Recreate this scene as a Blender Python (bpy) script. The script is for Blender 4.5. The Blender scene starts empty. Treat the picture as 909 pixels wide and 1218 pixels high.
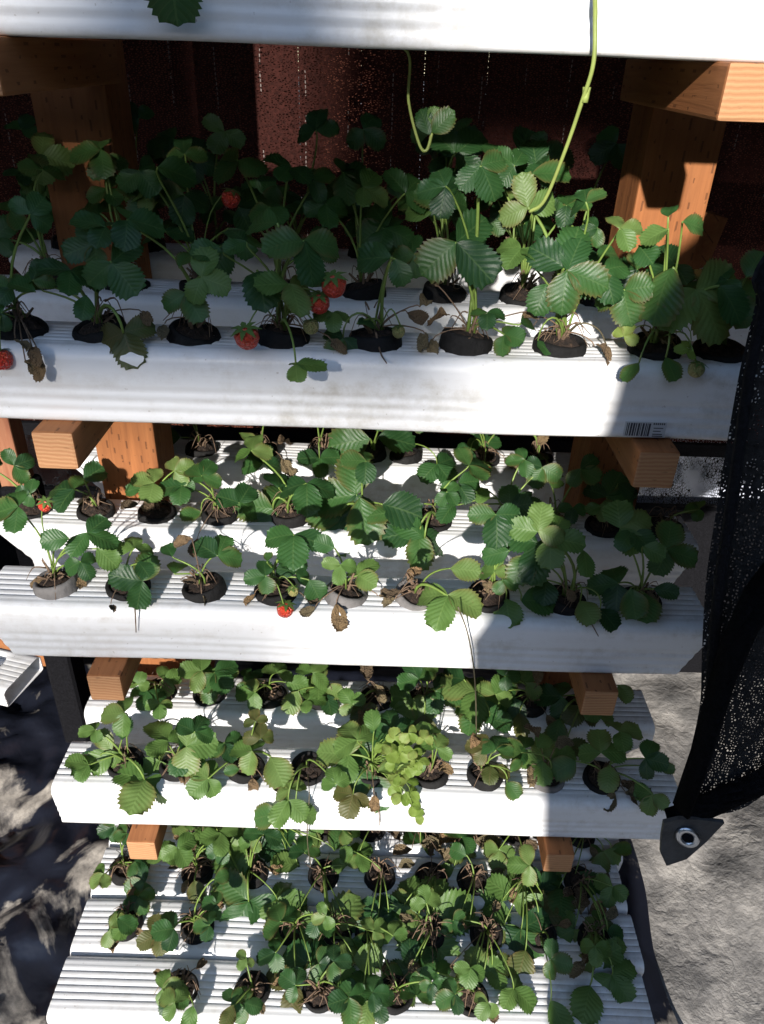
import bpy, bmesh, math, random
import numpy as np
from mathutils import Vector, Matrix, noise
random.seed(7)
D = bpy.data
S = bpy.context.scene
COL = S.collection
# ------------------------------------------------------------------ camera
CP = Vector((0.0367, -0.7144, 1.4175))
PIT, YAW, ROLL, FPX = math.radians(31.34), math.radians(0.334), math.radians(2.012), 900.0
PW, PH = 909.0, 1218.0
FW = Vector((math.sin(YAW)*math.cos(PIT), math.cos(YAW)*math.cos(PIT), -math.sin(PIT)))
RT = Vector((math.cos(YAW), -math.sin(YAW), 0.0)); UP = RT.cross(FW)
RT, UP = math.cos(ROLL)*RT+math.sin(ROLL)*UP, -math.sin(ROLL)*RT+math.cos(ROLL)*UP
cam = D.objects.new('camera', D.cameras.new('camera')); COL.objects.link(cam)
cam.matrix_world = Matrix(((RT.x, UP.x, -FW.x, CP.x), (RT.y, UP.y, -FW.y, CP.y), (RT.z, UP.z, -FW.z, CP.z), (0, 0, 0, 1)))
cam.data.sensor_fit = 'VERTICAL'; cam.data.sensor_height = 24.0
cam.data.lens = 24.0*FPX/PH
cam.data.clip_start = .01; cam.data.clip_end = 500
S.camera = cam
# ------------------------------------------------------------------ sky and sun
SUN = Vector((-.18, -1.0, .38)).normalized()          # towards the sun
W = D.worlds.new('World'); S.world = W; W.use_nodes = True
nt = W.node_tree
sky = nt.nodes.new('ShaderNodeTexSky'); sky.sky_type = 'NISHITA'; sky.sun_disc = False; sky.ozone_density = 1.6; sky.dust_density = .4
sky.sun_elevation = math.asin(SUN.z); sky.sun_rotation = math.atan2(SUN.x, SUN.y)
nt.links.new(sky.outputs[0], nt.nodes['Background'].inputs[0])
nt.nodes['Background'].inputs[1].default_value = .15
sl = D.lights.new('sun', 'SUN'); sl.energy = 4.2; sl.angle = math.radians(.9); sl.color = (1, .95, .88)
so = D.objects.new('sun', sl); COL.objects.link(so)
so.rotation_euler = SUN.to_track_quat('Z', 'Y').to_euler(); so.location = (-1, -5, 4)
S.view_settings.view_transform = 'Standard'; S.view_settings.look = 'None'
S.view_settings.gamma = 1.0; S.view_settings.exposure = 0.9

# ------------------------------------------------------------------ pixel helpers (photo pixel + known depth -> point)
def ray(u, v): return FW+RT*((u-PW/2)/FPX)-UP*((v-PH/2)/FPX)
def on_y(u, v, y):
    d = ray(u, v); return CP+d*((y-CP.y)/d.y)
def on_z(u, v, z):
    d = ray(u, v); return CP+d*((z-CP.z)/d.z)
def proj(P):
    d = Vector(P)-CP; z = d.dot(FW)
    return PW/2+FPX*d.dot(RT)/z, PH/2-FPX*d.dot(UP)/z, z
def x_at(u, y, z):
    a = proj((-.3, y, z))[0]; b = proj((.3, y, z))[0]; x = -.3+.6*(u-a)/(b-a)
    for _ in range(3):
        e = .01; a = proj((x, y, z))[0]; b = proj((x+e, y, z))[0]; x += e*(u-a)/(b-a)
    return x

# ------------------------------------------------------------------ material helpers
class N:
    def __init__(s, name):
        s.m = D.materials.new(name); s.m.use_nodes = True
        s.t = s.m.node_tree; s.b = s.t.nodes['Principled BSDF']; s.out = s.t.nodes['Material Output']
    def n(s, typ, ins=None, **kw):
        x = s.t.nodes.new('ShaderNode'+typ)
        for k, v in kw.items(): setattr(x, k, v)
        for k, v in (ins or {}).items(): s.put(x, k, v)
        return x
    def put(s, x, k, v):
        if isinstance(v, bpy.types.NodeSocket): s.t.links.new(v, x.inputs[k])
        else: x.inputs[k].default_value = v
    def math(s, op, a, b=0.0, c=0.0):
        x = s.n('Math', {0: a, 1: b, 2: c}, operation=op); return x.outputs[0]
    def ramp(s, f, *stops):
        x = s.n('ValToRGB', {0: f}); e = x.color_ramp.elements
        while len(e) < len(stops): e.new(.5)
        for el, (p, c) in zip(e, stops):
            el.position = p; el.color = (*c, 1) if len(c) == 3 else c
        return x.outputs[0]
    def mix(s, f, a, b, typ='MIX'):
        x = s.n('MixRGB', {0: f, 1: a if not isinstance(a, tuple) else (*a, 1), 2: b if not isinstance(b, tuple) else (*b, 1)}, blend_type=typ); return x.outputs[0]
    def noise(s, co, scale, detail=3.0, rough=.55, dist=0.0):
        x = s.n('TexNoise', {'Vector': co, 'Scale': scale, 'Detail': detail, 'Roughness': rough, 'Distortion': dist}); return x.outputs[0]
    def obj(s): return s.n('TexCoord').outputs['Object']
    def bump(s, h, strength=.5, dist=.01):
        x = s.n('Bump', {'Height': h, 'Strength': strength, 'Distance': dist}); s.put(s.b, 'Normal', x.outputs[0])
    def set(s, **kw):
        for k, v in kw.items(): s.put(s.b, k.replace('_', ' '), v)
        return s

def simple(name, col, rough=.6, var=.25, scale=30, bump=.2, spec=None):
    q = N(name); co = q.obj(); f = q.noise(co, scale, 4)
    c = q.ramp(f, (.25, tuple(x*(1-var) for x in col)), (.75, tuple(min(1, x*(1+var)) for x in col)))
    q.set(Base_Color=c, Roughness=rough)
    if spec is not None: q.put(q.b, 'Specular IOR Level', spec)
    if bump: q.bump(q.noise(co, scale*3, 4), bump, .004)
    return q.m

M = {}
# white vinyl with dust and streaks
q = N('white_vinyl'); co = q.obj()
st = q.n('Mapping', {0: co, 3: (3, 30, 30)}).outputs[0]
d1 = q.noise(st, 2.2, 5, .6); d2 = q.noise(co, 60, 5, .7)
dirt = q.math('MULTIPLY', q.ramp(d1, (.42, (0, 0, 0)), (.72, (1, 1, 1))), q.ramp(d2, (.4, (0, 0, 0)), (.75, (1, 1, 1))))
speck = q.ramp(q.noise(co, 170, 2, .5), (.71, (0, 0, 0)), (.76, (1, 1, 1)))
base = q.mix(q.math('MULTIPLY', dirt, .62), (.79, .79, .80), (.42, .36, .29))
base = q.mix(q.math('MULTIPLY', speck, .45), base, (.22, .16, .11))
spl = q.math('MULTIPLY', q.ramp(q.noise(co, 15, 7, .72), (.50, (0, 0, 0)), (.70, (1, 1, 1))), q.ramp(q.noise(co, 4, 3), (.45, (0, 0, 0)), (.6, (1, 1, 1))))
base = q.mix(q.math('MULTIPLY', spl, .40), base, (.40, .37, .29))
q.set(Base_Color=base, Roughness=q.math('MULTIPLY_ADD', d2, .25, .28)); q.bump(d1, .06, .004)
M['vinyl'] = q.m
# stained, incised lumber
def wood(name, axis, a, b, incise=True):
    q = N(name); co = q.obj(); sep = q.n('SeparateXYZ', {0: co})
    sc = [42, 42, 42]; sc[axis] = 2.5
    mp = q.n('Mapping', {0: co, 3: tuple(sc)}).outputs[0]
    g = q.noise(mp, 1.6, 6, .65, .6); g2 = q.noise(mp, 6, 3, .6); blot = q.noise(co, 9, 3)
    c = q.ramp(g, (.3, a), (.7, b)); c = q.mix(q.math('MULTIPLY', g2, .35), c, tuple(x*.45 for x in a))
    c = q.mix(q.math('MULTIPLY', blot, .25), c, (.34, .2, .1))
    h = g
    if incise:
        L = sep.outputs[axis]; o = [sep.outputs[i] for i in range(3) if i != axis]
        t = q.math('ADD', o[0], o[1])
        row = q.math('DIVIDE', t, .0095); fl = q.math('FLOOR', row)
        sh = q.math('MULTIPLY', q.math('MODULO', fl, 3.0), .34)
        u = q.math('FRACT', q.math('ADD', q.math('DIVIDE', L, .034), sh))
        s1 = q.math('LESS_THAN', u, .36)
        s2 = q.math('LESS_THAN', q.math('ABSOLUTE', q.math('SUBTRACT', q.math('FRACT', row), .5)), .13)
        nz = q.math('GREATER_THAN', q.noise(co, 60, 2), .52)
        sl_ = q.math('MULTIPLY', q.math('MULTIPLY', s1, s2), nz)
        c = q.mix(q.math('MULTIPLY', sl_, .6), c, (.06, .022, .010))
        h = q.math('SUBTRACT', g, q.math('MULTIPLY', sl_, 1.5))
    q.set(Base_Color=c, Roughness=.72); q.put(q.b, 'Specular IOR Level', .25); q.bump(h, .35, .003)
    return q.m
M['wood_post'] = wood('stained_post_wood', 2, (.23, .074, .023), (.42, .150, .048))
M['wood_arm'] = wood('stained_arm_wood', 1, (.25, .084, .028), (.43, .168, .060))
M['wood_red'] = wood('reddish_wood', 2, (.26, .09, .05), (.42, .2, .11), False)
# end grain with rings
q = N('end_grain'); co = q.obj()
wv = q.n('TexWave', {'Vector': q.n('Mapping', {0: co, 1: (.02, 0, .03)}).outputs[0], 'Scale': 70, 'Distortion': 2.5, 'Detail': 3}, wave_type='RINGS', rings_direction='Y')
c = q.ramp(wv.outputs[1], (.2, (.40, .19, .085)), (.8, (.47, .245, .115)))
crk = q.ramp(q.noise(q.n('Mapping', {0: co, 3: (1, 1, 5)}).outputs[0], 26, 4, .6), (.62, (0, 0, 0)), (.68, (1, 1, 1)))
c = q.mix(q.math('MULTIPLY', crk, .5), c, (.12, .055, .025))
q.set(Base_Color=c, Roughness=.8); q.bump(wv.outputs[1], .2, .002); M['end'] = q.m
# leaves
def leafmat(name, cols, vein, rough=.42, trans=.30):
    q = N(name); uv = q.n('UVMap').outputs[0]; sp = q.n('SeparateXYZ', {0: uv})
    s = q.math('ABSOLUTE', sp.outputs[0]); t = sp.outputs[1]
    ph = q.math('FRACT', q.math('SUBTRACT', q.math('MULTIPLY', t, q.math('MULTIPLY_ADD', q.n('ObjectInfo').outputs['Random'], 2.5, 6.5)), q.math('MULTIPLY', s, 2.6)))
    pv = q.math('ABSOLUTE', q.math('SUBTRACT', ph, .5))            # .5 at a side vein
    side = q.math('GREATER_THAN', pv, .43); mid = q.math('LESS_THAN', s, .045)
    v = q.math('MAXIMUM', q.math('MULTIPLY', side, .55), mid)
    rnd = q.n('ObjectInfo').outputs['Random']
    c = q.ramp(rnd, *[(i/(len(cols)-1), k) for i, k in enumerate(cols)])
    nz = q.noise(q.obj(), 3.0, 4, .6)
    c = q.mix(q.math('MULTIPLY', nz, .5), c, tuple(x*.55 for x in cols[0]))
    # reddish or yellowed rim on some
    spot = q.ramp(q.noise(q.obj(), 5.5, 3, .6), (.60, (0, 0, 0)), (.70, (1, 1, 1)))
    rim = q.math('MULTIPLY', q.math('MAXIMUM', q.math('POWER', s, 5.0), q.math('MULTIPLY', spot, .8)), q.math('GREATER_THAN', rnd, .70))
    c = q.mix(q.math('MULTIPLY', rim, .6), c, (.17, .10, .035))
    c = q.mix(q.math('MULTIPLY', v, .30), c, vein)
    q.set(Base_Color=c, Roughness=q.math('MULTIPLY_ADD', nz, .2, rough-.08)); q.put(q.b, 'Specular IOR Level', .42)
    hh = q.math('SUBTRACT', q.math('COSINE', q.math('MULTIPLY', ph, 6.2832)), 0.0)
    q.bump(q.math('MULTIPLY_ADD', hh, -.7, q.math('MULTIPLY', q.noise(q.obj(), 26, 3), .9)), .12, .05)
    tr = q.n('BsdfTranslucent', {0: q.mix(.5, c, (.14, .24, .035))})
    mx = q.n('MixShader', {0: trans, 1: q.b.outputs[0], 2: tr.outputs[0]})
    q.t.links.new(mx.outputs[0], q.out.inputs[0])
    return q.m
M['leaf'] = leafmat('strawberry_leaf', [(.018, .060, .021), (.032, .100, .028), (.050, .138, .034), (.074, .168, .044)], (.13, .22, .07))
M['leaf_light'] = leafmat('young_leaf', [(.09, .185, .042), (.13, .225, .055), (.18, .26, .075)], (.22, .34, .10), .45, .28)
M['leaf_red'] = leafmat('bronzed_leaf', [(.06, .085, .022), (.11, .095, .03), (.09, .12, .03)], (.2, .14, .06), .5, .2)
q = N('dry_leaf'); rnd = q.n('ObjectInfo').outputs['Random']
c = q.ramp(rnd, (0, (.13, .09, .05)), (.35, (.28, .18, .09)), (.7, (.20, .17, .09)), (1, (.36, .22, .10)))
c = q.mix(q.math('MULTIPLY', q.noise(q.obj(), 6, 4), .6), c, (.06, .035, .02)); q.set(Base_Color=c, Roughness=.85); q.bump(q.noise(q.obj(), 12, 4), .6, .1); M['dry'] = q.m
M['leaf_pale'] = leafmat('pale_weed_leaf', [(.20, .31, .05), (.26, .36, .07), (.30, .38, .10)], (.34, .42, .16), .5, .35)
M['stalk'] = simple('leaf_stalk_green', (.16, .24, .05), .5, .35, 40, .1)
M['stalk_dark'] = simple('dark_runner_stem', (.10, .085, .05), .6, .4, 40, .1)
M['runner'] = simple('runner_yellow_green', (.28, .34, .09), .45, .25, 30, .1)
M['root'] = simple('dry_roots', (.17, .11, .07), .9, .5, 60, .3)
M['cup'] = simple('black_cup_foam', (.012, .0115, .0115), .8, .4, 60, .5, .2)
M['cup_dusty'] = simple('dusty_cup', (.15, .14, .135), .85, .4, 40, .5)
q = N('potting_mix'); co = q.obj(); f = q.noise(co, 140, 5, .7)
q.set(Base_Color=q.ramp(f, (.35, (.012, .008, .006)), (.6, (.05, .03, .02)), (.75, (.16, .10, .06))), Roughness=.95); q.bump(f, 1, .01); M['soil'] = q.m
q = N('red_berry'); co = q.obj()
vo = q.n('TexVoronoi', {'Vector': co, 'Scale': 5.5}); sd = q.ramp(vo.outputs[0], (.10, (1, 1, 1)), (.16, (0, 0, 0)))
zz = q.n('SeparateXYZ', {0: co}).outputs[2]
c = q.ramp(q.math('ADD', zz, q.math('MULTIPLY', q.noise(co, 2), .3)), (.25, (.50, .018, .012)), (.95, (.60, .06, .03)))
q.set(Base_Color=q.mix(q.math('MULTIPLY', sd, .6), c, (.55, .36, .08)), Roughness=.33); q.bump(vo.outputs[0], .5, .12); M['berry'] = q.m
q = N('green_berry'); co = q.obj(); vo = q.n('TexVoronoi', {'Vector': co, 'Scale': 6})
c = q.ramp(q.noise(co, 2), (.3, (.24, .27, .08)), (.7, (.42, .34, .13)))
q.set(Base_Color=q.mix(q.math('LESS_THAN', vo.outputs[0], .13), c, (.2, .08, .02)), Roughness=.45); q.bump(vo.outputs[0], .5, .12); M['gberry'] = q.m
# nets
def net(name, col, cell, hole, stretch=(1, 1, 1), dot_step=None, dense=None, rnd=.9):
    q = N(name); co = q.obj(); mp = q.n('Mapping', {0: co, 3: stretch}).outputs[0]
    vo = q.n('TexVoronoi', {'Vector': mp, 'Scale': 1.0/cell, 'Randomness': rnd}, feature='DISTANCE_TO_EDGE')
    big = q.noise(co, 14, 3)
    th = q.math('MULTIPLY_ADD', big, -hole*.9, hole*1.45)          # larger and smaller meshes in patches
    a = q.math('LESS_THAN', vo.outputs[0], q.math('SUBTRACT', .5, th))
    c = q.ramp(q.noise(co, 200, 2), (.3, tuple(x*.6 for x in col)), (.7, tuple(x*1.5 for x in col)))
    if dot_step:
        sp = q.n('SeparateXYZ', {0: co})
        wob = q.math('MULTIPLY', q.math('SUBTRACT', q.noise(co, 5, 2), .5), .012)
        fx = q.math('FRACT', q.math('DIVIDE', q.math('ADD', sp.outputs[0], wob), dot_step))
        ln = q.math('LESS_THAN', q.math('ABSOLUTE', q.math('SUBTRACT', fx, .5)), .011)
        dz = q.math('LESS_THAN', q.math('FRACT', q.math('DIVIDE', sp.outputs[2], .0075)), .62)
        gz = q.math('GREATER_THAN', q.noise(co, 22, 3, .6), .53)
        k = q.math('MULTIPLY', q.math('MULTIPLY', ln, dz), gz)
        c = q.mix(k, c, (.30, .25, .23)); a = q.math('MAXIMUM', a, k)  # pale dots in upright rows
    q.set(Base_Color=c, Roughness=.8, Alpha=a); q.put(q.b, 'Specular IOR Level', .15); q.bump(vo.outputs[0], .6, .002)
    return q.m
M['net'] = net('black_knit_net', (.014, .014, .015), .0027, .20, (1.25, 1, .85), None, None, .7)
M['net_back'] = net('brown_knit_net', (.042, .0115, .0085), .0056, .27, (1, 1, 1.9), .077)
M['net_low'] = net('open_knit_net', (.012, .012, .014), .0060, .44, (1.3, 1, .8), None, None, .8)
M['net_solid'] = simple('black_net_band', (.009, .009, .011), .9, .5, 300, .6, .08)
M['patch'] = simple('dusty_black_patch', (.05, .048, .047), .75, .5, 60, .4)
q = N('grommet_metal'); q.set(Base_Color=(.62, .66, .72, 1), Metallic=1.0, Roughness=.28); M['metal'] = q.m
# ground
q = N('dusty_ground'); co = q.obj()
f1 = q.noise(co, 5, 9, .62); f2 = q.noise(co, 55, 8, .75); f3 = q.noise(co, 17, 6, .6)
rid = q.math('ABSOLUTE', q.math('SUBTRACT', f3, .5))
c = q.ramp(f1, (.36, (.10, .098, .096)), (.46, (.21, .20, .19)), (.55, (.33, .31, .29)), (.66, (.50, .47, .43)))
c = q.mix(q.ramp(f2, (.42, (.0, .0, .0)), (.66, (.3, .3, .3))), c, (.20, .19, .185))
c = q.mix(q.ramp(rid, (.0, (.45, .45, .45)), (.035, (0, 0, 0))), c, (.13, .125, .12))
q.set(Base_Color=c, Roughness=.9); q.bump(q.math('ADD', q.math('MULTIPLY', rid, 2.0), q.math('MULTIPLY', f2, .18)), .5, .012); M['ground'] = q.m
q = N('black_plastic_liner'); co = q.obj()
f1 = q.noise(co, 4.5, 6, .6, .8); f2 = q.noise(co, 45, 6, .7)
k = q.math('MULTIPLY', q.ramp(f1, (.56, (0, 0, 0)), (.62, (1, 1, 1))), q.ramp(f2, (.3, (.3, .3, .3)), (.6, (1, 1, 1))))
c = q.mix(k, (.012, .014, .023), (.42, .38, .33)); q.set(Base_Color=c, Roughness=q.math('MULTIPLY_ADD', k, .5, .30)); q.bump(q.noise(co, 16, 3, .5, .4), .3, .012); M['liner'] = q.m
M['daylight'] = simple('pale_blue_sheet', (.62, .66, .78), .7, .15, 12, .3)  # pale blue stands in for daylit ground beyond the net
M['fence'] = wood('red_brown_fence', 2, (.24, .065, .042), (.36, .11, .075), False)
q = N('printed_label'); q.set(Base_Color=(.60, .60, .61, 1), Roughness=.5); M['label'] = q.m
q = N('label_ink'); q.set(Base_Color=(.05, .05, .06, 1), Roughness=.6); M['ink'] = q.m

# ------------------------------------------------------------------ object helpers
def link(name, me, parent=None, mat=None):
    o = D.objects.new(name, me); COL.objects.link(o)
    if mat is not None and me is not None and not me.materials: me.materials.append(mat)
    if parent is not None: o.parent = parent
    return o
def tag(o, label=None, cat=None, group=None, kind=None):
    for k, v in (('label', label), ('category', cat), ('group', group), ('kind', kind)):
        if v: o[k] = v
    return o
def empty(name, loc=(0, 0, 0)):
    o = D.objects.new(name, None); COL.objects.link(o); o.location = loc; o.empty_display_size = .03; return o
def mesh(name, v, f, smooth=True, uv=None):
    me = D.meshes.new(name); me.from_pydata([tuple(p) for p in v], [], f); me.update()
    if smooth: me.polygons.foreach_set('use_smooth', [True]*len(me.polygons))
    if uv is not None:
        l = me.uv_layers.new(name='UVMap')
        for lp in me.loops: l.data[lp.index].uv = uv[lp.vertex_index]
    return me
def box_mesh(name, lo, hi, bev=.002, seg=2):
    bm = bmesh.new(); bmesh.ops.create_cube(bm, size=1)
    for v in bm.verts: v.co = Vector([(lo[i]+hi[i])/2+v.co[i]*(hi[i]-lo[i]) for i in range(3)])
    if bev: bmesh.ops.bevel(bm, geom=bm.edges[:], offset=bev, segments=seg, affect='EDGES', profile=.6)
    me = D.meshes.new(name); bm.to_mesh(me); bm.free(); return me
def tube(pts, r0, r1=None, n=6, V=None, F=None):
    r1 = r0 if r1 is None else r1; V = [] if V is None else V; F = [] if F is None else F
    b = len(V); m = len(pts); pts = [Vector(p) for p in pts]
    for i, p in enumerate(pts):
        t = (pts[min(i+1, m-1)]-pts[max(i-1, 0)]).normalized()
        a = t.cross(Vector((.31, .2, .93))).normalized(); c = t.cross(a); r = r0+(r1-r0)*i/(m-1)
        for k in range(n):
            th = 2*math.pi*k/n; V.append(p+a*(r*math.cos(th))+c*(r*math.sin(th)))
    for i in range(m-1):
        for k in range(n):
            F.append((b+i*n+k, b+i*n+(k+1) % n, b+(i+1)*n+(k+1) % n, b+(i+1)*n+k))
    F.append(tuple(b+k for k in reversed(range(n)))); F.append(tuple(b+(m-1)*n+k for k in range(n)))
    return V, F
def bez(a, b, c, d, n=8):
    a, b, c, d = map(Vector, (a, b, c, d)); o = []
    for i in range(n+1):
        t = i/n; s = 1-t; o.append(a*s**3+b*(3*s*s*t)+c*(3*s*t*t)+d*t**3)
    return o
def catmull(P, n=6):
    P = [Vector(p) for p in P]; Q = [2*P[0]-P[1]]+P+[2*P[-1]-P[-2]]; o = []
    for i in range(1, len(Q)-2):
        for k in range(n):
            t = k/n; a, b, c, d = Q[i-1:i+3]
            o.append(.5*((2*b)+(c-a)*t+(2*a-5*b+4*c-d)*t*t+(3*b-a-3*c+d)*t**3))
    o.append(P[-1]); return o
def prism(name, poly, thick_dir, parent=None, mat=None):
    n = len(poly); poly = [Vector(p) for p in poly]; t = Vector(thick_dir)
    V = poly+[p+t for p in poly]
    F = [tuple(range(n)), tuple(range(2*n-1, n-1, -1))]+[(i, n+i, n+(i+1) % n, (i+1) % n) for i in range(n)]
    bm = bmesh.new(); vs = [bm.verts.new(p) for p in V]
    for f in F: bm.faces.new([vs[i] for i in f])
    bmesh.ops.recalc_face_normals(bm, faces=bm.faces); me = D.meshes.new(name); bm.to_mesh(me); bm.free()
    return link(name, me, parent, mat)

# ------------------------------------------------------------------ ground
def ground_h(x, y): return .012*noise.noise((x*2.2, y*2.2, 3))+.030*abs(noise.noise((x*4.2, y*4.2, 9)))+.014*abs(noise.noise((x*11, y*11, 4)))+.004*noise.noise((x*30, y*30, 1))-.02
nx = 200; V = []; F = []
xs = [-60, -25, -10, -4]+[-2.2+4.4*i/nx for i in range(nx+1)]+[4, 10, 25, 60]
ys = [-60, -25, -10, -4]+[-2.2+4.4*i/nx for i in range(nx+1)]+[4, 10, 25, 60]
for y in ys:
    for x in xs: V.append((x, y, ground_h(x, y) if abs(x) < 2.3 and abs(y) < 2.3 else 0))
m = len(xs)
for j in range(len(ys)-1):
    for i in range(m-1): F.append((j*m+i, j*m+i+1, (j+1)*m+i+1, (j+1)*m+i))
tag(link('ground', mesh('ground', V, F), None, M['ground']), kind='structure', label='dusty grey beige ground')
# crumpled black liner under the rack
V = []; F = []; nx, ny = 240, 150
for j in range(ny+1):
    for i in range(nx+1):
        s, t = i/nx, j/ny
        x = -1.9+(2.49+.05*noise.noise((t*5, 2, 0)))*s; y = -.75+1.56*t
        v1 = noise.voronoi((x*4.6+.3*noise.noise((x*3, y*3, 2)), y*4.6, 1))[0]; v2 = noise.voronoi((x*11, y*11+.2*noise.noise((x*6, y*6, 3)), 4))[0]; v3 = noise.voronoi((x*23, y*23, 2))[0]
        h = .01+.085*v1[0]+.05*(v2[1]-v2[0])*.8+.022*v2[0]+.010*v3[0]
        if x < -.5: h += .05*abs(noise.noise((x*4.3+9, y*4.3, 2)))
        e = min(1, min(s, 1-s)*14, min(t, 1-t)*12); V.append((x, y, .014+h*e*.8))
for j in range(ny):
    for i in range(nx): F.append((j*(nx+1)+i, j*(nx+1)+i+1, (j+1)*(nx+1)+i+1, (j+1)*(nx+1)+i))
tag(link('ground_liner', mesh('ground_liner', V, F), None, M['liner']), 'crumpled black plastic sheet with dust, spread on the ground under the rack', 'ground sheet')

# ------------------------------------------------------------------ rack uprights
TZ = [1.419, 1.080, .752, .422, .107]                 # underside of the rails on each tier
XL, XR = -.295, .320
AW, AH = .042, .042
def upright(label, xp0, xp1, xa, tips):
    root = tag(empty('rack_upright', ((xp0+xp1)/2, .325, 0)), label, 'wooden upright')
    off = Vector(root.location)
    def part(nm, lo, hi, mat, endm=None):
        me = box_mesh(nm, [a-b for a, b in zip(lo, off)], [a-b for a, b in zip(hi, off)], .003)
        me.materials.append(mat)
        if endm:
            me.materials.append(endm)
            for p in me.polygons:
                if p.normal.y < -.9: p.material_index = 1
        return link(nm, me, root)
    part('post', (xp0, .28, -.02), (xp1, .369, 2.05), M['wood_post'])
    for i, z in enumerate(TZ):
        part('arm', (xa-AW/2, tips[i], z-AH), (xa+AW/2, .282, z-.0005), M['wood_arm'], M['end'])
        if i: part('rear_arm', (xa-AW/2, .367, z-AH-.0005), (xa+AW/2, .60, z-.001), M['wood_arm'])
    return root
tips = [-.027, -.027, -.030, -.027, -.155]
upright('wooden post with square arms standing beside the reddish plank post', -.382, -.293, XL, tips)
upR = upright('wooden post with square arms standing beside the hanging black net', .340, .429, XR, tips)
prism('rear_block', [Vector(p)-Vector(upR.location) for p in ((.431, .372, 1.155), (.486, .372, 1.175), (.497, .372, 1.238), (.431, .372, 1.252))], (0, .04, 0), upR, M['wood_arm'])

# ------------------------------------------------------------------ rails
RW, RH = .094, .080
def rail_profile():
    P = []
    def arc(cy, cz, r, a0, a1, n=5):
        for i in range(n+1):
            a = math.radians(a0+(a1-a0)*i/n); P.append((cy+r*math.cos(a), cz+r*math.sin(a)))
    arc(.006, .006, .006, 270, 180, 3)
    for i in range(1, 22):                            # lower front flutes
        z = .008+i*.0022; P.append((.0013*(1-math.cos((z-.008)/.0115*2*math.pi))/2 if z < .0425 else 0.0, z))
    arc(.014, RH-.014, .014, 180, 90, 6)
    n = 48
    for i in range(1, n):                             # ribbed top
        t = i/n; y = .016+(RW-.032)*t; k = abs(math.sin(t*math.pi*6)); P.append((y, RH-.0016*(1-k**.5)))
    arc(RW-.014, RH-.014, .014, 90, 0, 4)
    arc(RW-.006, .006, .006, 0, -90, 3)
    return P
PROF = rail_profile()
RAILS = {}
def make_rail(name, x0, x1, y0, z0, label, ch0=.004, ch1=.004, zc=.066, rot=0, group=None):
    n = len(PROF); cx = (x0+x1)/2; hl = (x1-x0)/2; V = []; F = []
    segs = [-hl+2*hl*i/24 for i in range(25)]
    inner = [(RW/2+(y-RW/2)*.955, RH/2+(z-RH/2)*.945) for y, z in PROF]
    for pr in (PROF, inner):
        for k, x in enumerate(segs):
            for (y, z) in pr:
                xx = x
                cut = max(0, (zc-z)/zc)
                if k == 0: xx = x+ch0*cut
                if k == 24: xx = x-ch1*cut
                w = .002*noise.noise((x*4+cx*9, y0*13, z0*7))
                V.append((xx, y-RW/2+w, z+w))
    m = 25*n
    for k in range(24):
        for i in range(n):
            j = (i+1) % n
            F.append((k*n+i, (k+1)*n+i, (k+1)*n+j, k*n+j)); F.append((m+k*n+i, m+k*n+j, m+(k+1)*n+j, m+(k+1)*n+i))
    for i in range(n):
        j = (i+1) % n
        F.append((i, j, m+j, m+i)); e = 24*n; F.append((e+i, m+e+i, m+e+j, e+j))
    bm = bmesh.new(); vs = [bm.verts.new(p) for p in V]
    for f in F: bm.faces.new([vs[i] for i in f])
    bmesh.ops.recalc_face_normals(bm, faces=bm.faces)
    me = D.meshes.new('rail'); bm.to_mesh(me); bm.free()
    me.polygons.foreach_set('use_smooth', [True]*len(me.polygons))
    me.set_sharp_from_angle(angle=math.radians(50))
    o = link('planter_rail', me, None, M['vinyl']); o.location = (cx, y0+RW/2, z0); o.rotation_euler.z = rot
    tag(o, label, 'rail', group or 'white planter rails on the rack')
    RAILS[name] = (x0, x1, y0+RW*.47, z0+RH, o)
    return o
make_rail('00', -.60, .62, .0, TZ[0], 'white rail at the front of the top tier', rot=.0)
r10 = make_rail('10', -.56, .418, .0, TZ[1], 'white ribbed rail with a printed barcode, at the front of the second tier')
make_rail('11', -.56, .535, .182, TZ[1], 'white ribbed rail in the middle of the second tier, just before the posts')
make_rail('12', -.50, .512, .385, TZ[1], 'white ribbed rail at the back of the second tier, behind the posts', .05, .03)
make_rail('20', -.447, .449, .0, TZ[2], 'white ribbed rail with angled end cuts, at the front of the third tier', .034, .03)
make_rail('21', -.502, .493, .178, TZ[2], 'white ribbed rail in the middle of the third tier, just before the posts', .06, .03, .07)
make_rail('22', -.47, .48, .385, TZ[2], 'white ribbed rail at the back of the third tier, behind the posts', .06, .05)
make_rail('30', -.421, .492, .0, TZ[3], 'white ribbed rail at the front of the fourth tier')
make_rail('31', -.425, .494, .148, TZ[3], 'white ribbed rail at the back of the fourth tier', .012, .055, .05)
make_rail('43', -.43, .50, .132, TZ[4], 'white ribbed rail on the bottom tier, fourth back from its front edge')
make_rail('42', -.43, .483, .036, TZ[4], 'white ribbed rail on the bottom tier, third back from its front edge')
make_rail('41', -.43, .484, -.060, TZ[4], 'white ribbed rail on the bottom tier, second back from its front edge')
make_rail('40', -.43, .475, -.156, TZ[4], 'white ribbed rail along the front edge of the bottom tier')
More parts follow.
